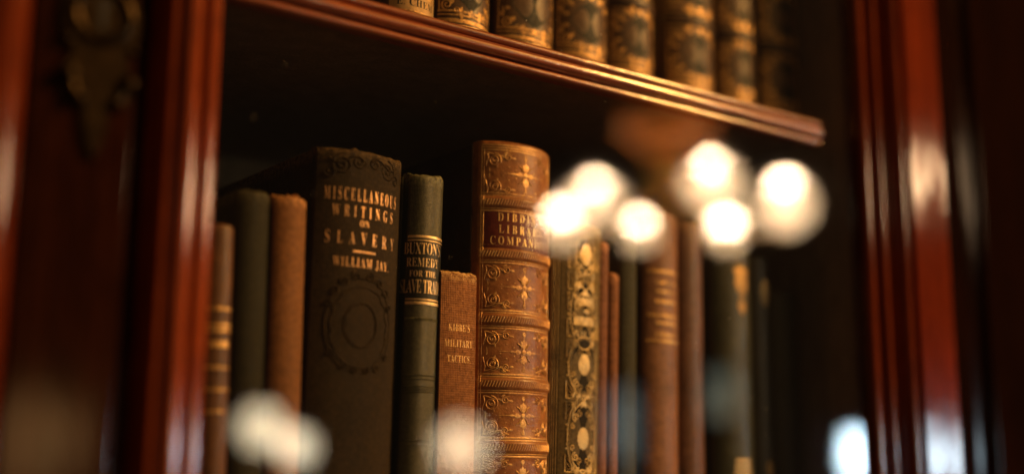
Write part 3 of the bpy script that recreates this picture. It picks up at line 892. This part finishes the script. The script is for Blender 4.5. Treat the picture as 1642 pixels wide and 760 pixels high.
def upper_book(x, w, label, cool=0):
    r, sp = book(x, 0.6, w, Z1 + 0.215, Z1, 50, CU, group=UPP, depth=0.13, y=0.001, zref=Z1 + 0.03, label=label,
                 bands=[(0.0470, 0.0026, 0.0010), (0.0840, 0.0026, 0.0010), (0.1210, 0.0026, 0.0010), (0.1580, 0.0026, 0.0010)])
    A = sp.A
    t = Tool(sp, 0.0001)
    for z0 in (0.0290, 0.0655, 0.1025, 0.1395, 0.1765):
        pts = []
        for i in range(40):
            th = 2 * PI * i / 40
            q = 1 + 0.09 * math.cos(4 * th) + 0.04 * math.cos(8 * th)
            pts.append((A * 0.55 * q * math.cos(th), z0 + 0.0100 * q * math.sin(th)))
        t.fan((0, z0), pts)
    for zc in (0.0470, 0.0840, 0.1210, 0.1580): t.area(-A * 0.985, A * 0.985, zc - 0.0032, zc + 0.0032)
    t.build('dark_onlay', CUD, r)
    t = Tool(sp, 0.0002)
    for z_, w_ in ((0.0012, 0.0008), (0.0040, 0.0007), (0.0075, 0.0016), (0.0100, 0.0007), (0.0122, 0.0018), (0.0148, 0.0007), (0.0166, 0.0010)):
        t.line(-A * 0.97, z_, A * 0.97, z_, w_, 0.0001)
    for zc in (0.0470, 0.0840, 0.1210):
        for dz in (-0.0042, 0.0042): t.line(-A * 0.97, zc + dz, A * 0.97, zc + dz, 0.0006, 0.0001)
    for z0 in (0.0290, 0.0655, 0.1025):
        for s in (-1, 1):
            t.line(s * A * 0.93, z0 - 0.0125, s * A * 0.93, z0 + 0.0125, 0.0006, 0.0001)
            for q in (-1, 1):
                t.spiral(s * A * 0.72, z0 + q * 0.0095, 0.0026, 1.6, PI / 2 * q, -s * q, 0.0008, 0.0002)
                t.spiral(s * A * 0.45, z0 + q * 0.0122, 0.0018, 1.5, PI / 2 * q, s * q, 0.0007, 0.0002)
                t.petal(s * A * 0.78, z0 + q * 0.0070, -q * s * 0.6 + (0 if s > 0 else PI), 0.0035, 0.0018)
                t.petal(s * A * 0.30, z0 + q * 0.0125, q * PI / 2, 0.0034, 0.0020)
                t.petal(s * A * 0.82, z0 + q * 0.0015, q * PI / 2, 0.0050, 0.0016)
                t.disc(s * A * 0.30, z0 + q * 0.0135, 0.0009, n=8)
        for k in range(14):
            th = 2 * PI * (k + 0.5) / 14
            t.petal(A * 0.66 * math.cos(th), z0 + 0.0114 * math.sin(th), th, 0.0026, 0.0022)
        t.petal(0, z0 + 0.0105, PI / 2, 0.0042, 0.0026); t.petal(0, z0 - 0.0105, -PI / 2, 0.0042, 0.0026)
    tag(t.build('gilt_ornament', GU, r), kind='stuff')
    return r, sp

# the leftmost carries a pale lettered label at its foot
r, sp = book(0.0246, 0.5, 0.0232, Z1 + 0.190, Z1, 50, CU, group=UPP, depth=0.13, y=0.001, zref=Z1 + 0.03,
             label='leather book with a pale lettered label at its foot, left end of upper shelf')
A = sp.A
t = Tool(sp, 0.0001); t.area(-A * 0.97, A * 0.97, 0.0085, 0.0255); t.build('foot_label', GUT, r)
t = Tool(sp, 0.0002)
t.text('E. CHEM', 0.0132, 0.0032, 0.0190, 0, 1.1)
t.build('lettering', BLACKM, r)
t = Tool(sp, 0.0002)
for z_ in (0.0090, 0.0108, 0.0180, 0.0250): t.line(-A * 0.97, z_, A * 0.97, z_, 0.0006, 0.0001)
t.build('gilt_bands', GU, r)
UL = ['gilt leather volume, second from left on the upper shelf', 'gilt leather volume, third from left on the upper shelf',
      'gilt leather volume above the left lamp reflection, fourth from left on top', 'gilt leather volume left of the dark gap on the upper shelf',
      'wide gilt leather volume just right of the dark gap on top', 'gilt leather volume above the right lamp reflections, seventh on top',
      'dim gilt leather volume near the right end of the upper shelf']
for (x0, x1), lb in zip(((0.0376, 0.0657), (0.0695, 0.1030), (0.1048, 0.1368), (0.1388, 0.1680), (0.1765, 0.2118), (0.2156, 0.2450), (0.2480, 0.2800)), UL):
    upper_book((x0 + x1) / 2, x1 - x0, lb)

# ------------------------------------------------------------------ the lamps and windows the pane reflects
BULBM = glow('bulb_glow', BULBC, BULB)
SHADE = glow('frosted_glow', (1.0, 0.65, 0.36), 21.0)
SHADE_DIM = glow('frosted_glow_dim', (1.0, 0.80, 0.52), 15.0)
COPPER = plain('copper_red', (0.9, 0.26, 0.03), 0.6, 0.0)
BRASSL = plain('lamp_brass', (0.9, 0.45, 0.08), 0.5, 0.2)

hub = Vector((1.876, -1.775, 2.27))
ch = tag(empty('chandelier', (hub.x, hub.y, 2.95)), 'brass chandelier of lit frosted cups mirrored in the door glass', 'chandelier')
def hpart(mb, name, mat, smooth=40):
    o = mb.build(name, mat, None, smooth)
    o.parent = ch
    o.matrix_parent_inverse = Matrix.Translation(-ch.location)
    return o
m = MB(); m.lathe([(0.075, 2.95), (0.07, 2.925), (0.02, 2.90), (0.012, 2.88), (0.010, 2.44), (0.012, 2.40)], (hub.x, hub.y, 0)); hpart(m, 'stem', BRASSL)
m = MB(); m.lathe([(0.012, 2.42), (0.05, 2.405), (0.115, 2.375), (0.12, 2.335), (0.07, 2.30), (0.025, 2.28)], (hub.x, hub.y, 0)); hpart(m, 'canopy', COPPER)
m = MB(); m.lathe([(0.025, 2.28), (0.022, 2.26), (0.036, 2.245), (0.042, 2.225), (0.034, 2.205), (0.018, 2.19), (0.010, 2.165), (0.014, 2.155), (1e-4, 2.145)], (hub.x, hub.y, 0)); hpart(m, 'hub', BRASSL)
# bulb centre, cup centre offset (downwards) and cup radius for each lamp
lamps = [((1.827, -2.022, 2.212), 0.018, 0.066), ((1.644, -1.941, 2.102), 0.012, 0.050), ((1.723, -1.744, 2.066), 0.022, 0.034),
         ((2.040, -1.800, 2.258), 0.034, 0.068), ((1.871, -1.597, 2.054), 0.012, 0.036), ((2.101, -1.602, 2.181), 0.042, 0.064)]
for (x, y, z), dz, rc in lamps:
    y += 0.025
    p = Vector((x, y, z)); base = p - Vector((0, 0, dz + max(rc, 0.03)))
    a = Vector((hub.x, hub.y, 2.20)); mid = (a + base) / 2 - Vector((0, 0, 0.06))
    m = MB(); m.tube([a.lerp(mid, i / 6).lerp(mid.lerp(base, i / 6), i / 6) for i in range(7)], 0.006, 10); arm = hpart(m, 'arm', BRASSL)
    if rc:
        m = MB()
        cut = min(0.9, (dz - BULB_R * 0.2) / rc)
        th0 = math.acos(max(-1, min(1, cut)))
        m.lathe([(max(1e-4, rc * math.sin(th)), rc * math.cos(th)) for th in [th0 + (PI - th0) * i / 12 for i in range(13)]], (x, y, z - dz), 24)
        hpart(m, 'frosted_cup', SHADE)
    m = MB(); m.sphere((x, y, z), BULB_R if rc > 0.035 else BULB_R * 0.72, n=16, m=8); hpart(m, 'bulb', BULBM)

def floor_lamp(x, y, z, r, mat, label):
    y += 0.025
    o = tag(empty('floor_lamp', (x, y, 0)), label, 'lamp', 'standing lamps mirrored in the glass')
    m = MB(); m.lathe([(0.12, 0), (0.12, 0.012), (0.03, 0.03), (0.010, 0.05), (0.008, z - r - 0.03), (0.02, z - r - 0.01), (0.022, z - r)], (0, 0, 0)); m.build('stand', BLACKW, o, 40)
    m = MB(); m.sphere((0, 0, z), r); m.build('globe', mat, o, 60)
floor_lamp(1.060, -2.395, 1.572, 0.055, SHADE_DIM, 'standing lamp with lit globe mirrored left at the foot of the picture')
floor_lamp(1.135, -2.350, 1.525, 0.043, glow('globe_b', (1.0, 0.84, 0.58), 18.0), 'smaller standing lamp touching the left mirrored globe')
floor_lamp(1.490, -2.145, 1.527, 0.064, glow('globe_c', (1.0, 0.78, 0.50), 13.0), 'dimmer standing lamp mirrored over the foot of the rust book')
floor_lamp(0.600, -2.700, 1.530, 0.11, glow('globe_d', (1.0, 0.50, 0.17), 4.2), 'standing lamp mirrored in the varnish of the left stile')

o = tag(empty('pendant_lamp', (2.365, -1.407, 2.95)), 'lit pendant globe mirrored in the polished right stile', 'lamp')
m = MB(); m.lathe([(0.06, 0), (0.055, -0.02), (0.006, -0.03), (0.006, -0.64), (0.02, -0.66), (0.024, -0.69)], (0, 0, 0)); m.build('stem', BRASSL, o, 40)
m = MB(); m.sphere((0, 0, -0.739), 0.055); m.build('globe', glow('globe_e', (1.0, 0.62, 0.32), 95.0), o, 60)

def window(c, wd, ht, ang, col, s, label):
    o = tag(empty('window', (c[0], c[1], c[2])), label, 'window', 'windows mirrored in the glass')
    o.rotation_euler = (0, 0, ang)
    m = MB()
    for x0, x1, z0, z1 in ((-wd / 2 - 0.04, -wd / 2, -0.04, ht + 0.04), (wd / 2, wd / 2 + 0.04, -0.04, ht + 0.04), (-wd / 2, wd / 2, -0.04, 0), (-wd / 2, wd / 2, ht, ht + 0.04)):
        m.box(x0, x1, -0.03, 0.03, z0, z1)
    m.build('frame', BLACKW, o, None)
    m = MB(); m.box(-wd / 2, wd / 2, -0.004, 0.004, 0, ht); m.build('pane', glow('daylight_' + str(len(bpy.data.materials)), col, s), o, None)
window((3.065, -1.920, 1.455), 0.38, 0.122, math.atan2(0.336, 0.236), (0.66, 0.88, 1.0), 65.0, 'bright daylight window mirrored at the right end of the glass')
window((2.47, -2.60, 1.50), 0.09, 0.22, 0.9, (0.35, 0.66, 0.75), 1.7, 'faint blue window mirrored over the narrow sage book')
window((2.70, -2.37, 1.64), 0.09, 0.14, 0.9, (0.38, 0.65, 0.58), 1.3, 'faint green window mirrored over the dark green book')
